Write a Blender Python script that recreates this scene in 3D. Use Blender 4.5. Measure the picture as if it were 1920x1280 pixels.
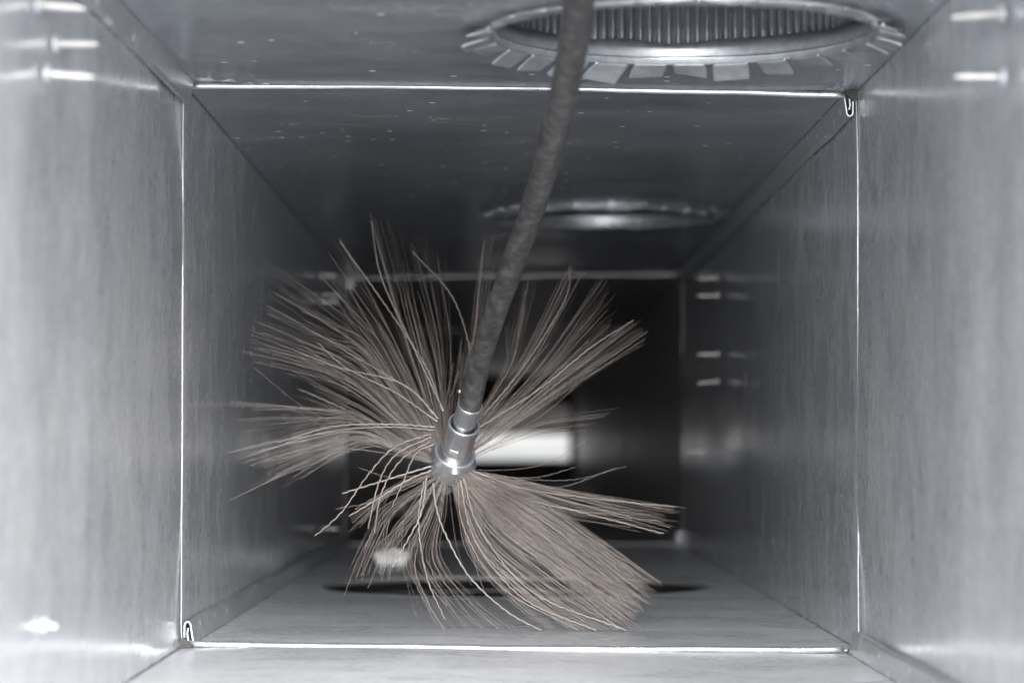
import bpy, bmesh, math, random
from mathutils import Vector, Matrix, noise
R = random.Random(7)
sc = bpy.context.scene
for o in list(bpy.data.objects):
    bpy.data.objects.remove(o)
COL = sc.collection

# ------------------------------------------------------------------ camera
FPX = 4970.0                                   # focal length in photo pixels (1920 wide)
PITCH = math.atan(195 / FPX); YAW = math.atan(8 / FPX)
cd = bpy.data.cameras.new('camera'); cam = bpy.data.objects.new('camera', cd); COL.objects.link(cam)
cd.sensor_width = 36; cd.lens = FPX / 1920 * 36
cam.rotation_euler = (math.pi / 2 + PITCH, 0, -YAW)
cd.clip_start = 0.02; cd.clip_end = 60
cd.dof.use_dof = True; cd.dof.focus_distance = 1.23; cd.dof.aperture_fstop = 10
cd.dof.aperture_blades = 7
sc.camera = cam
CM = cam.rotation_euler.to_matrix()

# ------------------------------------------------------------------ world and lamps
w = bpy.data.worlds.new('World'); sc.world = w; w.use_nodes = True
w.node_tree.nodes['Background'].inputs[0].default_value = (0.60, 0.625, 0.66, 1)
w.node_tree.nodes['Background'].inputs[1].default_value = 2.0

def lamp(name, loc, target, sx, sy, power, col):
    ld = bpy.data.lights.new(name, 'AREA'); ld.shape = 'RECTANGLE'; ld.size = sx; ld.size_y = sy
    ld.energy = power; ld.color = col
    o = bpy.data.objects.new(name, ld); COL.objects.link(o); o.location = loc
    o.rotation_euler = (Vector(target) - Vector(loc)).to_track_quat('-Z', 'Y').to_euler()
    return o
lamp('softbox_lamp', (0.12, -0.40, 0.30), (0.0, 1.4, -0.04), 0.9, 0.60, 165, (1.0, 0.985, 0.965))
lamp('far_glow_lamp', (0.05, 6.18, 0.34), (0.03, 6.42, 0.0), 0.3, 0.10, 0.55, (1.0, 0.93, 0.86))  # unseen lamp added to make the far glow

sc.render.engine = 'CYCLES'
cy = sc.cycles
cy.use_denoising = True
cy.max_bounces = 10; cy.diffuse_bounces = 7; cy.glossy_bounces = 7
cy.caustics_reflective = True; cy.blur_glossy = 0.3
cy.sample_clamp_indirect = 6.0
vs = sc.view_settings
vs.view_transform = 'Standard'; vs.look = 'None'; vs.gamma = 1; vs.use_curve_mapping = False
vs.exposure = -0.18

def P(px, py, Y):
    d = CM @ Vector((px - 960, 640 - py, -FPX))
    return d * (Y / d.y)

# ------------------------------------------------------------------ materials
def nodes(name):
    m = bpy.data.materials.new(name); m.use_nodes = True
    nt = m.node_tree; b = nt.nodes['Principled BSDF']
    return m, nt, b
def N(nt, t, **kw):
    n = nt.nodes.new(t)
    for k, v in kw.items():
        setattr(n, k, v)
    return n
def ramp(nt, stops):
    r = N(nt, 'ShaderNodeValToRGB'); cr = r.color_ramp
    while len(cr.elements) < len(stops): cr.elements.new(0.5)
    for e, (p, c) in zip(cr.elements, stops):
        e.position = p; e.color = (c, c, c, 1) if isinstance(c, (int, float)) else (*c, 1)
    return r

def steel(name, scale, base=(0.54, 0.554, 0.580), metal=0.42, rough=0.19, contrast=1.0, specks=True):
    m, nt, b = nodes(name); L = nt.links.new
    tc = N(nt, 'ShaderNodeTexCoord')
    mp = N(nt, 'ShaderNodeMapping'); mp.inputs['Scale'].default_value = scale
    L(tc.outputs['Object'], mp.inputs[0])
    n1 = N(nt, 'ShaderNodeTexNoise'); n1.inputs['Scale'].default_value = 1.0
    n1.inputs['Detail'].default_value = 5; n1.inputs['Roughness'].default_value = 0.65
    L(mp.outputs[0], n1.inputs['Vector'])
    n2 = N(nt, 'ShaderNodeTexNoise'); n2.inputs['Scale'].default_value = 11; n2.inputs['Detail'].default_value = 2
    L(tc.outputs['Object'], n2.inputs['Vector'])
    n3 = N(nt, 'ShaderNodeTexVoronoi'); n3.inputs['Scale'].default_value = 330       # spangle
    L(tc.outputs['Object'], n3.inputs['Vector'])
    # colour
    r1 = ramp(nt, [(0.25, tuple(c * (1 - 0.14 * contrast) for c in base)), (0.75, tuple(min(1, c * (1 + 0.11 * contrast)) for c in base))])
    L(n1.outputs['Fac'], r1.inputs[0])
    mp2 = N(nt, 'ShaderNodeMapping'); mp2.inputs['Scale'].default_value = tuple(max(1.0, (c / 60.0) ** 0.6) * 13 for c in scale)
    L(tc.outputs['Object'], mp2.inputs[0])
    n4 = N(nt, 'ShaderNodeTexNoise'); n4.inputs['Scale'].default_value = 1.0; n4.inputs['Detail'].default_value = 5
    n4.inputs['Roughness'].default_value = 0.6; n4.inputs['Distortion'].default_value = 0.8
    L(mp2.outputs[0], n4.inputs['Vector'])
    r2 = ramp(nt, [(0.25, (0.83, 0.84, 0.87)), (0.50, (0.97, 0.97, 0.98)), (0.75, (1.06, 1.05, 1.03))])
    L(n4.outputs['Fac'], r2.inputs[0])
    mul = N(nt, 'ShaderNodeMix', data_type='RGBA', blend_type='MULTIPLY'); mul.inputs[0].default_value = 1
    L(r1.outputs[0], mul.inputs[6]); L(r2.outputs[0], mul.inputs[7])
    sp = ramp(nt, [(0.0, 0.88), (1.0, 1.12)]); L(n3.outputs['Color'], sp.inputs[0])
    mul2 = N(nt, 'ShaderNodeMix', data_type='RGBA', blend_type='MULTIPLY'); mul2.inputs[0].default_value = 1
    L(mul.outputs[2], mul2.inputs[6]); L(sp.outputs[0], mul2.inputs[7])
    out = mul2.outputs[2]
    metal_sock = None
    if specks:                                     # sparse pale dust grains and nicks
        v = N(nt, 'ShaderNodeTexVoronoi'); v.inputs['Scale'].default_value = 85
        L(tc.outputs['Object'], v.inputs['Vector'])
        lt = N(nt, 'ShaderNodeMath', operation='LESS_THAN'); lt.inputs[1].default_value = 0.13
        L(v.outputs['Distance'], lt.inputs[0])
        sx = N(nt, 'ShaderNodeSeparateColor'); L(v.outputs['Color'], sx.inputs[0])
        gt = N(nt, 'ShaderNodeMath', operation='GREATER_THAN'); gt.inputs[1].default_value = 0.80
        L(sx.outputs[0], gt.inputs[0])
        mm = N(nt, 'ShaderNodeMath', operation='MULTIPLY'); L(lt.outputs[0], mm.inputs[0]); L(gt.outputs[0], mm.inputs[1])
        mx = N(nt, 'ShaderNodeMix', data_type='RGBA'); L(mm.outputs[0], mx.inputs[0])
        L(out, mx.inputs[6]); mx.inputs[7].default_value = (0.80, 0.79, 0.76, 1)
        out = mx.outputs[2]
        ms = N(nt, 'ShaderNodeMath', operation='MULTIPLY_ADD'); L(mm.outputs[0], ms.inputs[0])
        ms.inputs[1].default_value = -metal; ms.inputs[2].default_value = metal
        metal_sock = ms.outputs[0]
    if specks:
        ms_ = N(nt, 'ShaderNodeMapping'); ms_.inputs['Scale'].default_value = (9, 9, 9); ms_.inputs['Rotation'].default_value = (0.5, 0.9, 0.4)
        L(tc.outputs['Object'], ms_.inputs[0])
        wn = N(nt, 'ShaderNodeTexNoise'); wn.inputs['Scale'].default_value = 1.0; wn.inputs['Detail'].default_value = 3; wn.inputs['Distortion'].default_value = 2.5
        L(ms_.outputs[0], wn.inputs['Vector'])
        ab = N(nt, 'ShaderNodeMath', operation='SUBTRACT'); L(wn.outputs['Fac'], ab.inputs[0]); ab.inputs[1].default_value = 0.5
        a2 = N(nt, 'ShaderNodeMath', operation='ABSOLUTE'); L(ab.outputs[0], a2.inputs[0])
        l2 = N(nt, 'ShaderNodeMath', operation='LESS_THAN'); L(a2.outputs[0], l2.inputs[0]); l2.inputs[1].default_value = 0.0028
        gm = ramp(nt, [(0.52, 0.0), (0.60, 0.55)]); L(n4.outputs['Fac'], gm.inputs[0])
        mk = N(nt, 'ShaderNodeMath', operation='MULTIPLY'); L(l2.outputs[0], mk.inputs[0]); L(gm.outputs[0], mk.inputs[1])
        mx2 = N(nt, 'ShaderNodeMix', data_type='RGBA'); L(mk.outputs[0], mx2.inputs[0]); L(out, mx2.inputs[6])
        mx2.inputs[7].default_value = (0.74, 0.74, 0.73, 1); out = mx2.outputs[2]
    L(out, b.inputs['Base Color'])
    if metal_sock: L(metal_sock, b.inputs['Metallic'])
    else: b.inputs['Metallic'].default_value = metal
    rr = ramp(nt, [(0.25, rough - 0.03), (0.75, rough + 0.07)])
    L(n4.outputs['Fac'], rr.inputs[0]); L(rr.outputs[0], b.inputs['Roughness'])
    bp = N(nt, 'ShaderNodeBump'); bp.inputs['Strength'].default_value = 0.018 * contrast; bp.inputs['Distance'].default_value = 0.0004
    L(n1.outputs['Fac'], bp.inputs['Height'])
    bp2 = N(nt, 'ShaderNodeBump'); bp2.inputs['Strength'].default_value = 0.22; bp2.inputs['Distance'].default_value = 0.004
    L(n2.outputs['Fac'], bp2.inputs['Height']); L(bp.outputs[0], bp2.inputs['Normal'])
    L(bp2.outputs[0], b.inputs['Normal'])
    return m

M = {}
M['wall'] = steel('galvanised_wall_sheet', (320, 320, 120), contrast=0.8)
M['ceil'] = steel('galvanised_top_sheet', (40, 150, 40), base=(0.40, 0.42, 0.455), metal=0.5, rough=0.21)  # darker than the walls: weaker ceiling light put into the colour
M['floor'] = steel('galvanised_bottom_sheet', (40, 150, 40), base=(0.62, 0.635, 0.65), metal=0.20, rough=0.27, contrast=0.4)  # paler than the walls: stronger floor light put into the colour
M['shaded_sheet'] = steel('depth_shaded_sheet', (90, 90, 40), base=(0.36, 0.355, 0.36), metal=0.50, rough=0.34, specks=False)
M['seam'] = steel('folded_seam_steel', (150, 90, 150), base=(0.38, 0.392, 0.412), rough=0.33)
M['hem'] = steel('rolled_hem_steel', (700, 60, 300), base=(0.72, 0.73, 0.74), metal=0.9, rough=0.24, specks=False, contrast=0.5)
M['collar'] = steel('collar_steel', (120, 120, 120), base=(0.37, 0.385, 0.405), metal=0.7, rough=0.36, specks=False)
M['pipe'] = steel('ribbed_pipe_steel', (300, 300, 40), base=(0.24, 0.25, 0.275), metal=0.6, rough=0.40, specks=False)
M['plated'] = steel('plated_fitting_steel', (400, 400, 400), base=(0.60, 0.605, 0.61), metal=0.97, rough=0.20, specks=False, contrast=0.7)
M['screw'] = steel('zinc_screw_steel', (300, 300, 300), base=(0.42, 0.415, 0.40), metal=0.6, rough=0.45, specks=False)

def simple(name, c1, c2, scale, rough, metal=0.0, bump=0.2, dist=0.0006):
    m, nt, b = nodes(name); L = nt.links.new
    tc = N(nt, 'ShaderNodeTexCoord')
    n = N(nt, 'ShaderNodeTexNoise'); n.inputs['Scale'].default_value = scale; n.inputs['Detail'].default_value = 6
    n.inputs['Roughness'].default_value = 0.68
    L(tc.outputs['Object'], n.inputs['Vector'])
    r = ramp(nt, [(0.42, c1), (0.68, c2)]); L(n.outputs['Fac'], r.inputs[0]); L(r.outputs[0], b.inputs['Base Color'])
    b.inputs['Roughness'].default_value = rough; b.inputs['Metallic'].default_value = metal
    bp = N(nt, 'ShaderNodeBump'); bp.inputs['Strength'].default_value = bump; bp.inputs['Distance'].default_value = dist
    L(n.outputs['Fac'], bp.inputs['Height']); L(bp.outputs[0], b.inputs['Normal'])
    return m
M['cable'] = simple('dusty_black_cable_sheath', (0.017, 0.0162, 0.0165), (0.080, 0.076, 0.0755), 190, 0.5, bump=0.02, dist=0.0001)
M['bristle'] = simple('brown_grey_nylon', (0.150, 0.129, 0.118), (0.225, 0.196, 0.181), 60, 0.5)
M['bristle_pale'] = simple('pale_nylon', (0.20, 0.18, 0.165), (0.28, 0.255, 0.235), 60, 0.5)
M['core'] = simple('dusty_brush_core', (0.08, 0.07, 0.065), (0.15, 0.13, 0.12), 220, 0.7)
M['shade_dark'] = simple('shade_dark_fill', (0.008, 0.007, 0.007), (0.016, 0.014, 0.013), 60, 0.8)  # near-black: shade of the outlet recess and far end put into the colour
M['gap_black'] = simple('black_gap_fill', (0.006, 0.006, 0.006), (0.012, 0.011, 0.011), 300, 0.7)
M['scrap'] = simple('white_tape', (0.74, 0.75, 0.74), (0.86, 0.86, 0.84), 90, 0.6)
M['plaster'] = simple('pale_plaster', (0.05, 0.044, 0.040), (0.08, 0.070, 0.064), 12, 0.8)
M['glow_bar_mat'] = simple('glow_bar_white', (0.80, 0.78, 0.75), (0.88, 0.86, 0.83), 30, 0.7)

# ------------------------------------------------------------------ helpers
def meshobj(name, verts, faces, mat, parent=None, smooth=True, solid=None):
    me = bpy.data.meshes.new(name); me.from_pydata([tuple(v) for v in verts], [], faces); me.update()
    if smooth:
        for p in me.polygons: p.use_smooth = True
    me.materials.append(mat)
    o = bpy.data.objects.new(name, me); COL.objects.link(o)
    if parent: o.parent = parent
    if solid is not None:
        md = o.modifiers.new('thickness', 'SOLIDIFY'); md.thickness = solid; md.offset = -1.0
        md.use_even_offset = False
    return o
def thing(name, label, cat, loc, group=None):
    o = bpy.data.objects.new(name, None); COL.objects.link(o); o.location = loc; o.empty_display_size = 0.02
    o['label'] = label; o['category'] = cat
    if group: o['group'] = group
    return o
def fix(o):                                         # child meshes are written in world space
    o.matrix_parent_inverse = Matrix.Translation(-o.parent.location) if o.parent else Matrix()
    return o
def part(name, verts, faces, mat, root, **kw):
    return fix(meshobj(name, verts, faces, mat, root, **kw))

def subpart(name, verts, faces, mat, par, root, **kw):
    return meshobj(name, verts, faces, mat, par, **kw)   # par sits at world origin in its own space

def tube(pts, rad, sides=8, cap=True):
    """tube along a list of points; rad number or list"""
    V = []; F = []
    n = len(pts)
    t0 = (pts[1] - pts[0]).normalized()
    up = Vector((0, 0, 1)) if abs(t0.z) < 0.9 else Vector((1, 0, 0))
    a = t0.cross(up).normalized()
    for i, p in enumerate(pts):
        t = (pts[min(i + 1, n - 1)] - pts[max(i - 1, 0)]).normalized()
        a = (a - t * a.dot(t)).normalized(); b = t.cross(a)
        r = rad[i] if isinstance(rad, (list, tuple)) else rad
        for k in range(sides):
            th = 2 * math.pi * k / sides
            V.append(p + (a * math.cos(th) + b * math.sin(th)) * r)
    for i in range(n - 1):
        for k in range(sides):
            k2 = (k + 1) % sides
            F.append((i * sides + k, i * sides + k2, (i + 1) * sides + k2, (i + 1) * sides + k))
    if cap:
        F.append(tuple(range(sides - 1, -1, -1))); F.append(tuple(range((n - 1) * sides, n * sides)))
    return V, F
def join(lists):
    V = []; F = []
    for v, f in lists:
        o = len(V); V += v; F += [tuple(i + o for i in q) for q in f]
    return V, F
def catmull(pts, n):
    out = []
    q = [pts[0] * 2 - pts[1]] + pts + [pts[-1] * 2 - pts[-2]]
    m = len(pts) - 1
    for i in range(n + 1):
        u = i / n * m; k = min(int(u), m - 1); t = u - k
        a, b, c, d = q[k], q[k + 1], q[k + 2], q[k + 3]
        out.append(0.5 * ((2 * b) + (c - a) * t + (2 * a - 5 * b + 4 * c - d) * t * t + (3 * b - a - 3 * c + d) * t ** 3))
    return out

# ------------------------------------------------------------------ duct frames (TL, TR, BR, BL) at each joint
def quad(Y, l, r, t, b):
    return [Vector((l, Y, t)), Vector((r, Y, t)), Vector((r, Y, b)), Vector((l, Y, b))]
XL, XR, ZT, ZB = -0.1452, 0.1560, 0.1594, -0.0918
Y1, Y2 = 1.190, 2.415
J = [quad(0.56, XL - 0.0005, XR + 0.0005, ZT - 0.001, ZB),
     [P(343, 154, Y1), P(1607, 170, Y1), P(1612, 1225, Y1), P(338, 1214, Y1)],
     [P(652, 518, Y2), P(1280, 511, Y2), P(1280, 1022, Y2), P(646, 1022, Y2)],
     quad(3.63, XL, XR, ZT, ZB), quad(4.84, XL, XR, ZT, ZB), quad(6.05, XL, XR, ZT, ZB)]
def inset(q, d):
    c = sum(q, Vector()) / 4; out = []
    for v in q:
        out.append(Vector((v.x - math.copysign(d * 0.45, v.x - c.x), v.y, v.z - math.copysign(d, v.z - c.z))))
    return out

def nz(x, y, z): return noise.noise(Vector((x, y, z)))

def panel(name, root, A0, B0, A1, B1, mat, seed, dents=(), hole=None, lipA=0.0, lipB=0.0, notch=0.0):
    """sheet between near edge A0-B0 and far edge A1-B1; normal points into the duct. hole=(s metres from A side, Y, r)"""
    L = (A1 + B1 - A0 - B0).length / 2; W = (B0 - A0).length
    nrm = (B0 - A0).cross(A1 - A0).normalized()
    mid = (A0 + B0 + A1 + B1) / 4
    if nrm.dot(Vector((0.005, mid.y, 0.034)) - mid) < 0: nrm = -nrm
    def pos(u, s):
        p = (A0.lerp(B0, s)).lerp(A1.lerp(B1, s), u)
        y = p.y; sm = s * W
        e = min(1, min(s, 1 - s) * W / 0.03); e = e * e * (3 - 2 * e)
        e2 = min(1, min(s, 1 - s) * W / 0.010); e2 = e2 * e2 * (3 - 2 * e2)
        k = min(1, min(u, 1 - u) * L / 0.06); k = 0.25 + 0.75 * k
        h = (0.0017 * nz(sm * 7 + seed, y * 4.5, seed * 1.7) + 0.0004 * nz(sm * 22, y * 11, seed * 3.1)) * e * k
        for (ds, dy, rs, ry, amp) in dents:
            q = ((sm - ds) / rs) ** 2 + ((y - dy) / ry) ** 2
            if q < 8: h += amp * math.exp(-q) * e2
        du = (1 - u) * L
        if lipB:
            cv = 0.06 * math.exp(-sm / 0.010) + 0.010 * math.exp(-(W - sm) / 0.03)
            h += lipB * math.exp(-((du - 0.028 - cv) / 0.0042) ** 2) * e2 * (1 - 0.5 * min(1, cv / 0.03))
        dn = u * L
        if lipA and dn < 0.012: h += lipA * (1 - dn / 0.012) ** 2 * (1 + 0.8 * nz(sm * 14, seed, 9)) * e2
        if notch and dn < 0.012:
            c = min(s, 1 - s) * W
            if c < 0.006: p = p + Vector((0, notch * (1 - c / 0.006) * (1 - dn / 0.012), 0))
        return p + nrm * h
    V = []; F = []
    if hole is None:
        us = sorted(set([0, 0.001, 0.003, 0.006, 0.01] + [0.015 + 0.97 * i / 60 for i in range(61)] + [0.965 + 0.035 * i / 30 for i in range(31)] + [1]))
        ss = sorted(set([0, 0.006, 0.014, 0.025] + [0.04 + 0.92 * i / 26 for i in range(27)] + [0.975, 0.986, 0.994, 1]))
        for u in us:
            for s in ss: V.append(pos(u, s))
        n = len(ss)
        for i in range(len(us) - 1):
            for k in range(n - 1):
                F.append((i * n + k, i * n + k + 1, (i + 1) * n + k + 1, (i + 1) * n + k))
    else:
        hs, hy, hr = hole
        y0 = (A0.y + B0.y) / 2; y1 = (A1.y + B1.y) / 2
        cu = hy - y0
        ang = [2 * math.pi * i / 144 for i in range(144)]
        for cx, cyy in ((-hs, -cu), (W - hs, -cu), (W - hs, L - cu), (-hs, L - cu)): ang.append(math.atan2(cyy, cx) % (2 * math.pi))
        # extra samples along the long sides
        for k in range(40):
            yy = -cu + L * (k + 0.5) / 40
            ang.append(math.atan2(yy, W - hs) % (2 * math.pi)); ang.append(math.atan2(yy, -hs) % (2 * math.pi))
        for k in range(24):
            xx = -hs + W * (k + 0.5) / 24
            ang.append(math.atan2(-cu, xx) % (2 * math.pi)); ang.append(math.atan2(L - cu, xx) % (2 * math.pi))
        ang = sorted(set(round(a, 5) for a in ang)); n = len(ang)
        ts = [0, 0.006, 0.015, 0.03, 0.05] + [0.08 + 0.62 * i / 24 for i in range(25)] + [0.70 + 0.30 * i / 44 for i in range(1, 45)]
        for t in ts:
            for a in ang:
                c, s_ = math.cos(a), math.sin(a)
                tx = ((W - hs) if c > 0 else -hs) / c if abs(c) > 1e-9 else 1e9
                ty = ((L - cu) if s_ > 0 else -cu) / s_ if abs(s_) > 1e-9 else 1e9
                d = min(tx, ty); r = hr + (d - hr) * t
                V.append(pos(min(1, max(0, (cu + r * s_) / L)), min(1, max(0, (hs + r * c) / W))))
        for i in range(len(ts) - 1):
            for k in range(n):
                k2 = (k + 1) % n
                F.append((i * n + k, i * n + k2, (i + 1) * n + k2, (i + 1) * n + k))
    # orient faces so that their normal points into the duct
    f = F[len(F) // 2]; fn = (V[f[1]] - V[f[0]]).cross(V[f[2]] - V[f[0]])
    if fn.dot(nrm) < 0: F = [tuple(reversed(q)) for q in F]
    return part(name, V, F, mat, root, solid=0.0003 if name == 'side_panel' else 0.0005)

def sweep_profile(profs, closed=True):
    n = len(profs[0]); V = [p for pr in profs for p in pr]; F = []
    for i in range(len(profs) - 1):
        for k in range(n if closed else n - 1):
            k2 = (k + 1) % n
            F.append((i * n + k, i * n + k2, (i + 1) * n + k2, (i + 1) * n + k))
    F.append(tuple(range(n - 1, -1, -1))); F.append(tuple(range((len(profs) - 1) * n, len(profs) * n)))
    return V, F

def ribbon2d(path, th):
    """closed outline of a bent strip of sheet, th thick, from a 2D centre line"""
    l = []; r = []
    for i, p in enumerate(path):
        a = path[max(i - 1, 0)]; b = path[min(i + 1, len(path) - 1)]
        d = Vector((b[0] - a[0], b[1] - a[1])).normalized()
        l.append((p[0] - d.y * th / 2, p[1] + d.x * th / 2)); r.append((p[0] + d.y * th / 2, p[1] - d.x * th / 2))
    return l + r[::-1]

def lock_seam(root, c0, c1, sx, sz, y_from, y_to, seed, tongue=True):
    """folded lock seam in the corner: sx, sz = direction from the corner into the duct"""
    U = [(0.0010, 0.0004), (0.0009, 0.0084), (0.0012, 0.0095), (0.0020, 0.0101), (0.0030, 0.0099), (0.0036, 0.0090), (0.0050, 0.0004)]
    T = [(0.0036, 0.0006), (0.0026, 0.0020), (0.0022, 0.0050), (0.0026, 0.0072)]
    nst = 60
    def profs(path):
        pr = []
        out = ribbon2d(path, 0.0006)
        for i in range(nst + 1):
            y = y_from + (y_to - y_from) * i / nst
            c = c0.lerp(c1, (y - c0.y) / (c1.y - c0.y))
            wob = 0.0005 * nz(y * 9, seed, 0.3) + 0.0003 * nz(y * 30, seed, 2.1)
            hob = 1 + 0.06 * nz(y * 12, seed, 5.5)
            pr.append([Vector((c.x + sx * (a + wob * (b / 0.008)), y, c.z + sz * b * hob)) for a, b in out])
        return pr
    Vt, F = sweep_profile(profs(U))
    o = part('lock_seam', Vt, F, M['seam'], root, smooth=False)
    o.data.polygons.foreach_set('use_smooth', [len(p.vertices) == 4 for p in o.data.polygons])
    md = o.modifiers.new('edges', 'EDGE_SPLIT'); md.split_angle = math.radians(20)
    if tongue:
        V2, F2 = sweep_profile(profs(T))
        t = part('seam_tongue', V2, F2, M['seam'], root, smooth=False)
    return o

def screw(root, base, d, ln, seed):
    r = random.Random(seed)
    d = (d + Vector((0, r.uniform(-.08, .08), r.uniform(-.1, .1)))).normalized()
    pts = []; rad = []
    n = 26
    for i in range(n + 1):
        t = i / n
        pts.append(base - d * 0.001 + d * (ln + 0.001) * t)
        core = 0.0008 if t < 0.72 else 0.0008 * max(0.04, (1 - t) / 0.28)
        rad.append(core + (0.00055 if i % 2 else 0) * (1 if t < 0.9 else 0.3))
    V, F = tube(pts, rad, 10)
    part('screw', V, F, M['screw'], root)
    # dimpled burr where it breaks through the sheet
    pb = [base - d * 0.0006, base + d * 0.0004, base + d * 0.0014]
    V, F = tube(pb, [0.0034, 0.0027, 0.0014], 14)
    part('burr', V, F, M['seam'], root)

def hem(root, a, b, sag, seed, r, mat, n=60):
    pts = []
    for i in range(n + 1):
        t = i / n
        p = a.lerp(b, t)
        p = p + Vector((0, 0.0006 * nz(t * 5, seed, 1), sag * math.sin(math.pi * t) + 0.0006 * nz(t * 5, seed, 7) + 0.0002 * nz(t * 22, seed, 3)))
        pts.append(p)
    V, F = tube(pts, r, 12)
    return part('rolled_hem', V, F, mat, root)

# ------------------------------------------------------------------ the duct sections
labels = ['nearest bare steel duct section, blurred at the frame edges, with tabbed hole in its ceiling',
          'second steel duct section, around the brush, with a wide round hole in its floor',
          'dark third duct section beyond the blurred far joint',
          'dark fourth duct section deep behind the brush',
          'last dark duct section, ending at the bright pale opening']
HOLES = {(0, 't'): (0.068, 1.020, 0.0765), (1, 't'): (0.066, 1.800, 0.0785), (1, 'b'): (0.004, 1.705, 0.1225)}
sections = []
for i in range(5):
    q0 = inset(J[i], 0.0016) if i else J[0]; q1 = [v.copy() for v in J[i + 1]]
    ext = 0.02 if i < 4 else 0.0                       # slip overlap behind the next section's mouth
    q1 = [v + (v - w_).normalized() * ext for v, w_ in zip(q1, J[i])]
    root = thing('duct_section', labels[i], 'duct', (0.005, (q0[0].y + q1[0].y) / 2, ZB - 0.002), 'duct sections joined end to end')
    sections.append(root)
    TL0, TR0, BR0, BL0 = q0; TL1, TR1, BR1, BL1 = q1
    def hl(side, A0):
        h = HOLES.get((i, side))
        return None if h is None else (h[0] - A0.x, h[1], h[2])
    dents = {'l': [], 'r': [], 't': [], 'b': []}
    if i == 0:
        # sheet bowed by the joint near its corners (s is metres from the first edge)
        dents['l'] = [(0.012, 1.17, 0.020, 0.05, -0.0016), (0.235, 1.15, 0.03, 0.09, -0.0016), (0.10, 0.88, 0.16, 0.05, -0.0012), (0.02, 0.93, 0.018, 0.16, 0.0010)]
        dents['r'] = [(0.23, 1.16, 0.025, 0.07, -0.0018), (0.02, 1.14, 0.03, 0.06, -0.0010), (0.13, 0.86, 0.16, 0.05, -0.0010)]
        dents['t'] = [(0.03, 1.10, 0.04, 0.07, 0.0016), (0.13, 1.13, 0.10, 0.03, -0.0008)]
        dents['b'] = [(0.06, 1.16, 0.07, 0.03, 0.0010)]
    if i == 1:
        dents['l'] = [(0.12, 1.95, 0.2, 0.10, -0.0016), (0.2, 1.4, 0.06, 0.1, 0.0010)]
        dents['r'] = [(0.12, 1.95, 0.2, 0.10, -0.0016), (0.1, 1.45, 0.08, 0.08, 0.0010)]
    lb = 0.0015 if i < 4 else 0
    nt_ = 0.005 if i else 0
    mw, mc, mf = (M['wall'], M['ceil'], M['floor']) if i < 2 else (M['shaded_sheet'],) * 3   # darker sheet further in: shade of the depth put into the colour
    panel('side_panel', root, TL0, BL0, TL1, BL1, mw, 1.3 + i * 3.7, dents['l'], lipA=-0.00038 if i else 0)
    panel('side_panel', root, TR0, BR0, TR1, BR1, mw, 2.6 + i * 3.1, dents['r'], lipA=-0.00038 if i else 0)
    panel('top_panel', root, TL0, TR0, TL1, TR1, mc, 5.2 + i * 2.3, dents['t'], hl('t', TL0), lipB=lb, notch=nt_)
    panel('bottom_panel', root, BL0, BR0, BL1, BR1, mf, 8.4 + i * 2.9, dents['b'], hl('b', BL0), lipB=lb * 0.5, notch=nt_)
    # folded lock seams in opposite corners, alternating from section to section
    ya, yb = q0[0].y, q1[0].y - 0.022
    if i % 2 == 0:
        lock_seam(root, TL0, TL1, 1, -1, ya, yb - 0.001, 3.1 + i, i < 2)
        lock_seam(root, BR0, BR1, -1, 1, ya, yb - 0.001, 4.7 + i, i < 2)
    else:
        lock_seam(root, TR0, TR1, -1, -1, ya + 0.001, yb, 5.9 + i)
        lock_seam(root, BL0, BL1, 1, 1, ya + 0.001, yb, 6.2 + i)
    if i:                                              # rolled hem round the mouth, top and bottom
        hem(root, TL0 + Vector((0.0022, -0.0004, -0.0004)), TR0 + Vector((-0.0045, -0.0004, -0.0004)), 0.0012 if i == 1 else 0.0004, i * 2.2, 0.0015 if i == 1 else 0.0011, M['hem'] if i == 1 else M['seam'])
        hem(root, BL0 + Vector((0.0030, -0.0004, 0.0004)), BR0 + Vector((-0.0065, -0.0004, 0.0004)), -0.0006, i * 3.3, 0.0014 if i == 1 else 0.0004, M['hem'] if i == 1 else M['pipe'])
    if i == 1:                                         # near-black wedges added to stand for the dark gaps in the joint corners
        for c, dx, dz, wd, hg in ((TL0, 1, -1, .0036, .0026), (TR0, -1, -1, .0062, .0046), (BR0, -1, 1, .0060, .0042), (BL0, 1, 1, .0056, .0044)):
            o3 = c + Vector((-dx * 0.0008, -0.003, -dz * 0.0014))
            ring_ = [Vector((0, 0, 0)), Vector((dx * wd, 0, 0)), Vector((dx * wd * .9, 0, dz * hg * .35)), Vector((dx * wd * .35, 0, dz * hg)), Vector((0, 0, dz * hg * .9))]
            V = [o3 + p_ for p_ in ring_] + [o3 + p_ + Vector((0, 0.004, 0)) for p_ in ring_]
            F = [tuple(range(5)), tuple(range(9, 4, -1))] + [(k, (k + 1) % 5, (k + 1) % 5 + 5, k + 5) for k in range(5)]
            part('dark_gap', V, F, M['gap_black'], root, smooth=False)
    # screws through the side panels
    if i == 0:
        for z, yy, ln in ((0.1355, 0.812, 0.0155), (0.1285, 0.845, 0.0140), (0.1165, 0.828, 0.0155), (-0.0560, 0.83, 0.0042)):
            screw(root, Vector((XL + 0.0006, yy, z)), Vector((1, 0, 0)), ln, int(z * 1e4))
        for z, yy, ln in ((0.1358, 0.83, 0.0165), (0.1156, 0.828, 0.0160)):
            screw(root, Vector((XR - 0.0006, yy, z)), Vector((-1, 0, 0)), ln, int(z * 1e4) + 5)
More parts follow.
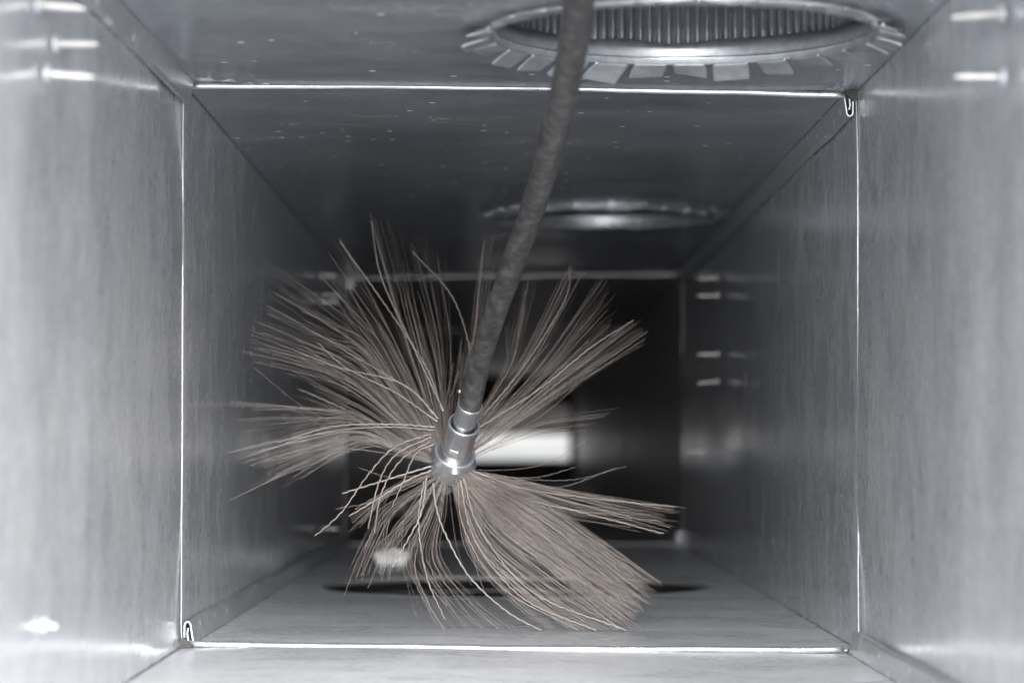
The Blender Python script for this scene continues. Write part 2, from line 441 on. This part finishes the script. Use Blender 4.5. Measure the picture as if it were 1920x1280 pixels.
    if i == 1:
        for z, yy, ln in ((0.130, 2.03, 0.013), (0.1175, 2.07, 0.015), (0.1105, 2.04, 0.015), (-0.0640, 2.06, 0.014)):
            screw(root, Vector((XL + 0.0016, yy, z)), Vector((1, 0, 0)), ln, int(z * 1e4) + 9)
        for z, yy, ln in ((0.1235, 1.95, 0.0155), (0.110, 1.945, 0.0165), (0.067, 1.945, 0.0165), (0.0470, 1.945, 0.0165), (-0.005, 2.07, 0.0155)):
            screw(root, Vector((XR - 0.0016, yy, z)), Vector((-1, 0, 0)), ln, int(z * 1e4) + 3)

# ------------------------------------------------------------------ round collars
def lathe(cx, cy_, prof, n=144, wave=None):
    V = []; F = []
    for j, (r, z) in enumerate(prof):
        for k in range(n):
            a = 2 * math.pi * k / n
            rr, zz = (r, z) if wave is None else wave(j, a, r, z)
            V.append(Vector((cx + rr * math.cos(a), cy_ + rr * math.sin(a), zz)))
    for j in range(len(prof) - 1):
        for k in range(n):
            k2 = (k + 1) % n
            F.append((j * n + k, j * n + k2, (j + 1) * n + k2, (j + 1) * n + k))
    return V, F

def collar(cx, cy_, z0, r, label, seed, ntab, drop, lip=0.0):
    """spigot collar in the ceiling: ring, bead and bent tabs"""
    rr = random.Random(seed)
    root = thing('spigot_collar', label, 'collar', (cx, cy_, z0), 'round collars fixed in the duct')
    def wv(j, a, r_, z_):
        if j >= 5: z_ += 0.0016 * nz(math.cos(a) * 3.2, math.sin(a) * 3.2, seed) + 0.0007 * math.sin(a * 13 + seed)
        if lip and j == 0 and z_ < z0: z_ += 0.0016 * nz(math.cos(a) * 5, math.sin(a) * 5, seed + 2) + 0.0006 * nz(math.cos(a) * 16, math.sin(a) * 16, seed)
        return r_ + 0.0004 * nz(math.cos(a) * 2, math.sin(a) * 2, seed + 4), z_
    prof = [(r + 0.0006, z0 - 0.0012 - lip), (r, z0 - 0.0002 - lip), (r - 0.0002, z0 + 0.003), (r - 0.0002, z0 + 0.005), (r - 0.0004, z0 + 0.0065), (r - 0.0004, z0 + 0.0085),
            (r - 0.0011, z0 + 0.0085), (r - 0.0011, z0 + 0.005), (r - 0.0008, z0 + 0.0005 - lip)]
    V, F = lathe(cx, cy_, prof + [prof[0]], 144, lambda j, a, r_, z_: wv(j if j in (5, 6) else 0, a, r_, z_))
    part('ring', V, F, M['collar'], root)
    bpts = [Vector((cx + (r - 0.0009) * math.cos(a), cy_ + (r - 0.0009) * math.sin(a), z0 + 0.0012 - lip * 0.8 + (0.0003 + lip * 0.2) * nz(math.cos(a) * 2, math.sin(a) * 2, seed))) for a in [2 * math.pi * k / 120 for k in range(121)]]
    V, F = tube(bpts, 0.0007, 8, False)
    part('bead', V, F, M['hem'], root)
    for k in range(ntab):
        a0 = 2 * math.pi * (k + 0.5 + rr.uniform(-0.09, 0.09)) / ntab
        wdt = 2 * math.pi * r / ntab * rr.uniform(0.83, 0.94)
        ln = 0.0102 * rr.uniform(0.86, 1.12); sn = 0.5 + 0.5 * math.sin(a0); dr = drop * rr.uniform(0.55, 1.45) * (0.12 + 0.88 * sn * sn * (3 - 2 * sn)); tw = rr.uniform(-0.20, 0.20); sk = rr.uniform(-0.22, 0.22)
        us = [0, 0.10, 0.22, 0.40, 0.60, 0.80, 0.93, 1.0]; vs_ = [-1, -0.86, -0.5, 0, 0.5, 0.86, 1]
        V = []; F = []
        rad = Vector((math.cos(a0), math.sin(a0), 0)); tan = Vector((-math.sin(a0), math.cos(a0), 0))
        for u in us:
            for v in vs_:
                cut = 0.09 * max(0, (abs(v) - 0.86) / 0.14)
                uu = min(u, 1 - cut) if u > 0.85 else u
                s = v * wdt / 2 * (0.93 + 0.07 * min(1, u / 0.3))
                ang = s / r
                base = Vector((cx, cy_, z0)) + (rad * math.cos(ang) + tan * math.sin(ang)) * (r + 0.0002) if False else \
                    Vector((cx, cy_, z0)) + rad * (r - (s * s) / (2 * r) * (1 - uu) + uu * ln) + tan * (s + sk * uu * ln)
                z = -0.0014 - dr * (uu ** 0.85) + tw * s * uu + 0.0004 * math.sin(uu * 3)
                V.append(base + Vector((0, 0, z)))
        nv = len(vs_)
        for i in range(len(us) - 1):
            for j in range(nv - 1):
                F.append((i * nv + j, i * nv + j + 1, (i + 1) * nv + j + 1, (i + 1) * nv + j))
        part('tab', V, F, M['collar'], root, solid=0.0007)
    return root

def ribbed_pipe(cx, cy_, z0, r, label, h=0.16, nr=122, dirn=1):
    root = thing('ribbed_pipe', label, 'pipe', (cx, cy_, z0))
    n = nr * 8
    def wv(j, a, r_, z_):
        return (r_ + (0.0007 * math.sin(a * nr) if 1 <= j <= 5 else 0), z_)
    prof = [(r + 0.0002, z0 + dirn * 0.004), (r, z0 + dirn * 0.006), (r, z0 + dirn * 0.03), (r, z0 + dirn * 0.055), (r, z0 + dirn * 0.08), (r, z0 + dirn * h * 0.8), (r, z0 + dirn * h)]
    V, F = lathe(cx, cy_, prof, n, wv)
    V.append(Vector((cx, cy_, z0 + dirn * (h + 0.001)))); c = len(V) - 1; b = (len(prof) - 1) * n
    F += [(b + k, b + (k + 1) % n, c) for k in range(n)]
    part('pipe_wall', V, F, M['pipe'], root)
    return root

hx, hy, hr = HOLES[(0, 't')]
zc = 0.1590
collar(hx, hy, zc, 0.0745, 'large sharp tabbed collar in the ceiling at the top of the frame', 3, 28, 0.0046)
ribbed_pipe(hx, hy, zc, 0.0768, 'dark ribbed pipe rising from the near tabbed ceiling collar')
hx, hy, hr = HOLES[(1, 't')]
zc2 = 0.1576
collar(hx, hy, zc2, 0.0755, 'blurred collar in the ceiling further back, behind the cable', 11, 24, 0.0006, lip=0.0030)
ribbed_pipe(hx, hy, zc2, 0.0780, 'dark pipe above the blurred far ceiling collar', nr=96)
# floor outlet
hx, hy, hr = HOLES[(1, 'b')]
zf = -0.0904
fo = thing('floor_outlet', 'wide round outlet in the duct floor below the brush', 'outlet', (hx, hy, zf - 0.05))
prof = [(hr + 0.0035, zf + 0.0004), (hr + 0.0008, zf + 0.0005), (hr - 0.0004, zf + 0.0002), (hr - 0.0008, zf - 0.0006), (hr - 0.0008, zf - 0.0012), (hr + 0.002, zf - 0.0012), (hr + 0.002, zf - 0.0008), (hr + 0.0035, zf + 0.0004)]
V, F = lathe(hx, hy, prof, 160); part('ring', V, F, M['collar'], fo)
bp_ = [Vector((hx + (hr - 0.0014) * math.cos(a), hy + (hr - 0.0014) * math.sin(a), zf - 0.0090)) for a in [2 * math.pi * k / 140 for k in range(141)]]
V, F = tube(bp_, 0.0006, 10, False); part('bead', V, F, M['pipe'], fo)
prof = [(hr + 0.002, zf - 0.0024), (hr + 0.012, zf - 0.0026), (hr + 0.012, zf - 0.15)]
V, F = lathe(hx, hy, prof, 120); V.append(Vector((hx, hy, zf - 0.151))); F += [(240 + k, 240 + (k + 1) % 120, 360) for k in range(120)]
part('shade_dark', V, F, M['shade_dark'], fo)

# ------------------------------------------------------------------ scrap of tape lying on the floor behind the outlet
def scrap():
    c = P(733, 1050, 2.0); root_z = -0.0895
    V = []; F = []; n = 12; m = 8; r = random.Random(5)
    for i in range(n + 1):
        for j in range(m + 1):
            u = i / n - 0.5; v = j / m
            x = c.x + 0.027 * u * (0.75 + 0.35 * v) + 0.002 * nz(u * 5, v * 4, 1)
            z = root_z + 0.0125 * v * (1 - 1.2 * u * u) + 0.0015 * nz(u * 6, v * 6, 3)
            y = c.y + 0.004 * math.sin(u * 5) + 0.007 * v * v + 0.004 * nz(u * 7, v * 5, 8)
            V.append(Vector((x, y, max(z, root_z))))
    for i in range(n):
        for j in range(m):
            F.append((i * (m + 1) + j, (i + 1) * (m + 1) + j, (i + 1) * (m + 1) + j + 1, i * (m + 1) + j + 1))
    o = meshobj('tape_scrap', V, F, M['scrap'], solid=0.0006)
    o['label'] = 'small crumpled white scrap on the duct floor behind the bristles'; o['category'] = 'scrap'
scrap()

# ------------------------------------------------------------------ the rotary brush
Pb = P(836, 905, 1.337); Pt = P(881, 760, 1.297)
AX = (Pt - Pb).normalized(); HL = (Pt - Pb).length
brush = thing('rotary_brush', 'rotary duct brush with long brown bristles on a dark flexible drive cable', 'brush', tuple(Pb))
def axp(t): return Pb + (Pt - Pb) * t
e1 = AX.cross(Vector((0, 0, 1))).normalized(); e2 = AX.cross(e1).normalized()
def turned(name, prof, mat, n=48, hexa=None, par=None):
    """solid of revolution about the brush axis; prof = (t, radius); hexa = list of profile rows that are hexagonal"""
    V = []; F = []
    for j, (t, r) in enumerate(prof):
        c = axp(t)
        for k in range(n):
            a = 2 * math.pi * k / n
            q = r
            if hexa and j in hexa:
                m_ = (a + 0.62) % (math.pi / 3) - math.pi / 6
                q = min(r, hexa[j] / math.cos(m_))
            V.append(c + (e1 * math.cos(a) + e2 * math.sin(a)) * q)
    for j in range(len(prof) - 1):
        for k in range(n):
            k2 = (k + 1) % n
            F.append((j * n + k, j * n + k2, (j + 1) * n + k2, (j + 1) * n + k))
    F.append(tuple(range(n - 1, -1, -1))); F.append(tuple(range((len(prof) - 1) * n, len(prof) * n)))
    o = part(name, V, F, mat, brush)
    o.data.polygons.foreach_set('use_smooth', [len(p.vertices) == 4 for p in o.data.polygons])
    md = o.modifiers.new('edges', 'EDGE_SPLIT'); md.split_angle = math.radians(26)
    return o
mm = 0.001
turned('brush_core', [(-0.10, 0.5 * mm), (-0.09, 3 * mm), (-0.06, 4.8 * mm), (0.0, 5.8 * mm), (0.24, 6.2 * mm)], M['core'])
hx_ = 11.0 * mm
turned('hex_nut', [(0.16, 6.4 * mm), (0.16, 9.8 * mm), (0.18, 11.2 * mm), (0.20, 12.2 * mm), (0.32, 12.2 * mm), (0.345, 12.0 * mm), (0.39, 10.2 * mm), (0.40, 7.4 * mm)], M['plated'], 72, {3: hx_, 4: hx_, 5: hx_})
turned('outer_sleeve', [(0.39, 7.7 * mm), (0.72, 7.8 * mm), (0.745, 8.0 * mm), (0.76, 7.8 * mm), (0.765, 7.3 * mm), (0.755, 6.7 * mm), (0.70, 6.6 * mm), (0.70, 5.5 * mm)], M['plated'], 64)
turned('inner_sleeve', [(0.68, 5.9 * mm), (0.97, 5.95 * mm), (0.995, 6.1 * mm), (1.008, 6.0 * mm), (1.01, 5.7 * mm), (1.0, 5.45 * mm), (0.95, 5.4 * mm)], M['plated'], 64)
for t_, r_, w_ in ((0.762, 7.45, 0.62), (1.008, 5.80, 0.48), (0.392, 9.6, 0.85)):      # rings of brighter steel on the rims
    pts_ = [axp(t_) + (e1 * math.cos(a) + e2 * math.sin(a)) * r_ * mm for a in [2 * math.pi * k / 60 for k in range(61)]]
    V, F = tube(pts_, w_ * mm, 8, False); part('bright_rim', V, F, M['hem'], brush)
# small bright crimp mark on the outer sleeve
cdir = (Vector((0, 0, 0)) - axp(0.55)).normalized(); cdir = (cdir - AX * cdir.dot(AX)).normalized(); sdir = AX.cross(cdir)
V = []
for (t, s) in ((0.50, -1), (0.50, 1), (0.545, 1), (0.545, -1)):
    th = s * 0.26 - 0.1
    for rr_ in (7.6 * mm, 8.15 * mm):
        V.append(axp(t) + (cdir * math.cos(th) + sdir * math.sin(th)) * rr_)
part('crimp_mark', V, [(1, 3, 5, 7), (0, 2, 3, 1), (2, 4, 5, 3), (4, 6, 7, 5), (6, 0, 1, 7)], M['hem'], brush, smooth=False)
# cable
cp = [axp(0.80), axp(1.03), P(906, 655, 1.262), P(958, 505, 1.185), P(1008, 362, 1.100), P(1050, 205, 1.005), P(1073, 95, 0.945), P(1086, 4, 0.893),
      Vector((0.0262, 0.80, 0.1515)), Vector((0.030, 0.62, 0.1520)), Vector((0.04, 0.35, 0.147)), Vector((0.06, 0.05, 0.13))]
cpts = catmull(cp, 160)
V, F = tube(cpts, [0.0054 + 0.00015 * nz(i * 0.12, 3, 1) for i in range(len(cpts))], 20)
part('drive_cable', V, F, M['cable'], brush)
kn = P(862, 733, 1.297)
V, F = tube([kn + Vector((0, 0, -0.0012)), kn, kn + Vector((0.0004, 0, 0.0012))], [0.0005, 0.0014, 0.0004], 8); part('set_screw', V, F, M['plated'], brush)

# bristles: (root px angle comes from the second point), A edge and B edge = via, tip; n; bias towards A; radius factor
def depth(py, floor=False):
    return 1.333 + 0.55 * (880 - py) * 1.33 / FPX
FLOOR_Y = None
fans = [
 # upper left
 (((690, 640), (525, 512)), ((655, 725), (432, 655)), 36, 1.0, 1.0),
 (((745, 640), (637, 450)), ((705, 645), (575, 492)), 9, 1.3, .85),
 (((750, 610), (695, 412)), ((790, 610), (748, 405)), 11, 1.8, .8),
 (((815, 640), (765, 452)), ((845, 640), (835, 450)), 8, 1.8, .75),
 (((800, 700), (760, 557)), ((830, 700), (805, 560)), 9, 1.5, .8),
 (((765, 725), (705, 605)), ((790, 720), (740, 600)), 9, 1.5, .9),
 (((880, 660), (902, 448)), ((905, 660), (958, 460)), 16, 1.5, .8),
 (((852, 745), (862, 633)), ((868, 745), (888, 633)), 8, 1.0, .9),
 (((835, 770), (850, 685)), ((842, 770), (866, 700)), 5, 1.0, .9),
 (((740, 690), (655, 545)), ((720, 700), (620, 560)), 6, 1.0, .9),
 (((700, 745), (560, 640)), ((690, 770), (520, 690)), 9, 1.0, 1.0),
 (((690, 775), (590, 720)), ((680, 790), (545, 740)), 8, 1.0, .9),
 # upper right
 (((948, 690), (985, 520)), ((960, 690), (1010, 525)), 8, 1.5, .85),
 (((975, 680), (1066, 495)), ((995, 690), (1100, 520)), 9, 1.6, .85),
 (((1010, 690), (1125, 525)), ((1040, 700), (1170, 575)), 9, 1.7, .8),
 (((1000, 715), (1125, 570)), ((1020, 725), (1160, 610)), 7, 1.6, .9),
 (((1035, 720), (1188, 600)), ((1060, 735), (1225, 632)), 16, 1.5, .95),
 (((1010, 735), (1135, 620)), ((1030, 745), (1180, 650)), 5, 1.3, .85),
 (((1005, 795), (1150, 770)), ((1000, 815), (1110, 805)), 8, 1.3, .7),
 # lower right
 (((1060, 918), (1268, 950)), ((1050, 940), (1255, 1005)), 20, 1.2, .9),
 (((1070, 945), (1243, 962)), ((1060, 965), (1235, 1005)), 12, 1.3, .9),
 (((1000, 935), (1228, 1085)), ((945, 990), (1178, 1187)), 115, 1.0, 1.0),
 (((960, 985), (1215, 1120)), ((930, 1010), (1150, 1187)), 40, 1.0, 1.0),
 (((930, 1020), (1150, 1188)), ((900, 1040), (1085, 1188)), 26, 1.0, .95),
 (((905, 1030), (1080, 1188)), ((880, 1040), (1020, 1188)), 12, 1.2, .9),
 # bottom, sweeping right along the floor
 (((830, 1040), (960, 1187)), ((800, 1050), (900, 1188)), 8, 1.2, .85),
 (((795, 1045), (890, 1189)), ((770, 1060), (835, 1190)), 6, 1.2, .85),
 (((775, 1040), (850, 1180)), ((755, 1050), (780, 1165)), 4, 1.0, .85),
 # lower left
 (((770, 990), (745, 1100)), ((735, 985), (690, 1090)), 8, 1.0, .85),
 (((735, 965), (690, 1085)), ((715, 955), (638, 1075)), 12, 1.0, .85),
 (((750, 905), (655, 966)), ((735, 925), (660, 1010)), 9, 1.0, .95),
 (((790, 960), (740, 1025)), ((770, 960), (700, 1030)), 8, 1.0, .9),
 # left
 (((660, 775), (432, 752)), ((660, 795), (440, 800)), 16, 1.3, .85),
 (((670, 805), (430, 850)), ((680, 825), (470, 880)), 20, 1.2, .85),
 (((690, 820), (520, 885)), ((700, 835), (420, 930)), 12, 1.2, .8),
]
singles = [  # full pixel paths
 ([(812, 905), (818, 950), (835, 1000), (880, 1080), (950, 1145), (1015, 1188)], 'p', 1.35),
 ([(815, 872), (770, 885), (705, 905), (641, 925)], 'p', 1.25),
 ([(812, 880), (760, 902), (700, 940), (655, 967)], 'p', 1.1),
 ([(800, 892), (790, 960), (760, 1020), (735, 1062)], 'p', 1.25),
 ([(795, 900), (785, 980), (800, 1080), (834, 1160)], 'p', 1.0),
 ([(810, 812), (740, 838), (690, 890), (640, 960), (590, 1005)], 'b', 1.05),
 ([(810, 818), (745, 850), (712, 900), (690, 990)], 'b', 1.05),
 ([(808, 826), (752, 862), (715, 925), (702, 1000)], 'b', 1.05),
 ([(815, 832), (780, 850), (755, 905), (735, 950)], 'b', 1.0),
 ([(815, 800), (730, 795), (620, 800), (520, 830)], 'p', 1.0),
 ([(815, 806), (720, 800), (600, 812), (480, 850)], 'b', 1.0),
 ([(820, 790), (740, 735), (650, 690), (595, 642)], 'p', 1.0),
 ([(818, 780), (780, 738), (720, 700), (660, 665)], 'p', 1.1),
 ([(822, 785), (755, 720), (640, 690), (560, 660)], 'p', 0.95),
 ([(830, 770), (800, 690), (735, 590), (637, 452)], 'p', .95),
 ([(832, 770), (770, 640), (715, 520), (696, 414)], 'p', .95),
 ([(880, 770), (885, 680), (850, 560), (772, 470)], 'b', 1.0),
 ([(895, 790), (980, 690), (1060, 560), (1068, 497)], 'b', 1.0),
 ([(900, 800), (1010, 730), (1110, 650), (1188, 600)], 'p', 1.0),
 ([(880, 880), (980, 915), (1120, 935), (1268, 950)], 'b', 1.0),
 ([(875, 885), (970, 930), (1110, 965), (1245, 1000)], 'b', 1.1),
 ([(868, 890), (900, 990), (1000, 1110), (1175, 1187)], 'p', 1.0),
 ([(862, 895), (890, 1010), (980, 1120), (1118, 1188)], 'p', 1.0),
 ([(858, 897), (870, 990), (940, 1100), (1085, 1187)], 'b', 1.0),
]
ROOT = (841, 876)
def crimped(path, seed, rad, amp=0.00030, wl=0.0050, n=None):
    r = random.Random(seed)
    ln = sum((path[k + 1] - path[k]).length for k in range(len(path) - 1))
    n = n or max(14, int(ln / wl * 4))
    pts = catmull(path, n)
    ph = r.uniform(0, 6.3); am = amp * r.uniform(0.6, 1.3); out = []
    side = (path[-1] - path[0]).normalized().cross(Vector((0, 1, 0))).normalized()
    s2 = side.cross((path[-1] - path[0]).normalized())
    s = 0
    for i, p in enumerate(pts):
        if i: s += (p - pts[i - 1]).length
        f = min(1, i / 4)
        w_ = am * math.sin(2 * math.pi * s / wl + ph) * f
        out.append(p + side * w_ + s2 * (am * 0.5 * math.cos(2 * math.pi * s / wl + ph) * f))
    rads = [rad * (1 - 0.35 * (i / n)) for i in range(len(out))]
    return tube(out, rads, 4)
def floor_clamp(p):
    if p.z < -0.0893: p = Vector((p.x, p.y, -0.0893))
    return p
def tip_depth(px, py):
    if py >= 1150: return 1.287 + (1188 - py) * 0.0005
    if py > 1040 and px > 900: return 1.30
    return depth(py)
bank = []          # (importance, verts, faces, material)
sid = 0
for (A, B, n, bias, rf) in fans:
    n3 = int(n * 1.8) if n < 60 else int(n * 1.9)
    for k in range(n3):
        sid += 1
        fine = k % 4 != 0
        r = random.Random(sid * 13 + 1)
        t = (k + r.uniform(-0.4, 0.4)) / max(1, n3 - 1); t = min(1, max(0, t)) ** bias
        if r.random() < 0.12: t = r.random() ** bias
        via = Vector(A[0]).lerp(Vector(B[0]), t); tip = Vector(A[1]).lerp(Vector(B[1]), t)
        c = Vector(ROOT)
        ext = 1.035 + (r.uniform(-0.30, 0.015) if r.random() < 0.45 else r.uniform(-0.07, 0.015)) - 0.06 * t
        onfloor = tip.y > 1180
        if not onfloor:
            tip = c + (tip - c) * ext + Vector((r.gauss(0, 3), r.gauss(0, 3)))
        else:
            tip = tip + Vector((r.gauss(0, 14), -abs(r.gauss(0, 10)) if r.random() < 0.4 else 0))
        jit = 6 if n > 30 else 2.5
        via = via + Vector((r.gauss(0, jit), r.gauss(0, jit)))
        d0 = (via - c).normalized()
        root = c + d0 * 14
        q1 = root.lerp(via, 0.45) + Vector((r.gauss(0, 2.0), r.gauss(0, 2.0)))
        yt = tip_depth(tip.x, tip.y) + r.gauss(0, 0.010)
        if onfloor:
            yt = 1.289 + abs(r.gauss(0, 0.006))
        y0 = 1.328 + r.uniform(-0.006, 0.010)
        ym = y0 + (yt - y0) * 0.55 + r.gauss(0, 0.004); yq = y0 + (yt - y0) * 0.22
        q2 = via.lerp(tip, 0.5) + ((via - root).normalized() * (tip - via).length * 0.5 * 0.10)
        path = [P(root.x, root.y, y0), P(q1.x, q1.y, yq), P(via.x, via.y, ym), P(q2.x, q2.y, y0 + (yt - y0) * 0.8), P(tip.x, tip.y, yt)]
        path = [floor_clamp(p) for p in path]
        rad = (0.000065 if fine else 0.00015) * rf * r.uniform(0.75, 1.25)
        bank.append((not fine and (n < 60 or k % 8 == 0), crimped(path, sid, rad, 0.00008, 0.009, 22) if fine else crimped(path, sid, rad, 0.00014), 'bristle_pale' if r.random() < 0.06 else 'bristle'))
for (path, kind, rf) in singles:
    sid += 1; r = random.Random(sid)
    pts = []
    yt = tip_depth(*path[-1]) - 0.004 if path[-1][1] < 1180 else 1.287
    m = len(path) - 1
    for i, (x, y) in enumerate(path):
        pts.append(floor_clamp(P(x, y, 1.322 + (yt - 1.322) * i / m)))
    bank.append((True, crimped(pts, sid, 0.00036 * rf, 0.0002), 'bristle_pale' if kind == 'p' else 'bristle'))
for k in range(30):                       # bent strays out of line with the fans
    sid += 1; r = random.Random(sid * 7)
    a = r.choice([r.uniform(2.2, 3.6), r.uniform(3.3, 5.6), r.uniform(0.3, 1.4)]) if k % 2 else r.uniform(0, 6.28)
    ln = r.uniform(180, 430) * (0.72 if math.sin(a) < -0.2 else 1.0)
    c = Vector(ROOT); d = Vector((math.cos(a), -math.sin(a))); q = Vector((-d.y, d.x)) * r.gauss(0, 0.13)
    pp = [c + d * 16, c + (d + q * 0.1) * ln * 0.35, c + (d + q * 0.5) * ln * 0.7, c + (d + q * 1.2) * ln]
    if pp[-1].y > 1180: continue
    yt = tip_depth(pp[-1].x, pp[-1].y)
    pts = [floor_clamp(P(p.x, p.y, 1.328 + (yt - 1.328) * i / 3)) for i, p in enumerate(pp)]
    bank.append((True, crimped(pts, sid, 0.00011 * r.uniform(0.8, 1.5), 0.00016), 'bristle'))
rest = {'bristle': [], 'bristle_pale': []}
count = 0
order = sorted(range(len(bank)), key=lambda i: (not bank[i][0], -i))
for i in order:
    imp, (V, F), mk = bank[i]
    if count < 300:
        part('bristle', V, F, M[mk], brush); count += 1
    else:
        rest[mk].append((V, F))
V, F = join(rest['bristle'] + rest['bristle_pale'])
o = part('bristle_mass', V, F, M['bristle'], brush); o['kind'] = 'stuff'

# ------------------------------------------------------------------ the far end of the duct
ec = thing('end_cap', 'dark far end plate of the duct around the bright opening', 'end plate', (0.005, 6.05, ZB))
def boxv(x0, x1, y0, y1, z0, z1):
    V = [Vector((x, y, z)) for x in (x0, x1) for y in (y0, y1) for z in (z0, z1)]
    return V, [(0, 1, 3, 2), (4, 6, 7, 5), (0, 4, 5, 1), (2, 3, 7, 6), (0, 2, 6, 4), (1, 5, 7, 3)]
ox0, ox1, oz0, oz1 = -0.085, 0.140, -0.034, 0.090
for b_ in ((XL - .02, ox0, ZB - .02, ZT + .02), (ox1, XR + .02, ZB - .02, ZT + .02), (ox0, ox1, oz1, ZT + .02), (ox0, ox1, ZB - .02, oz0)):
    V, F = boxv(b_[0], b_[1], 6.052, 6.054, b_[2], b_[3]); part('plate', V, F, M['shade_dark'], ec, smooth=False)
V, F = tube([Vector((-0.5, 6.42, -0.004)), Vector((0.5, 6.42, -0.004))], 0.030, 32)  # added white cylinder, lit to stand for the far glow
o = meshobj('glow_bar', V, F, M['glow_bar_mat']); o['label'] = 'white bar added for the bright glow in the far opening of the duct'; o['category'] = 'pipe'
V, F = boxv(-0.9, 0.9, 6.80, 6.86, -0.6, 0.8)
o = meshobj('back_wall', V, F, M['plaster'], smooth=False); o['kind'] = 'structure'
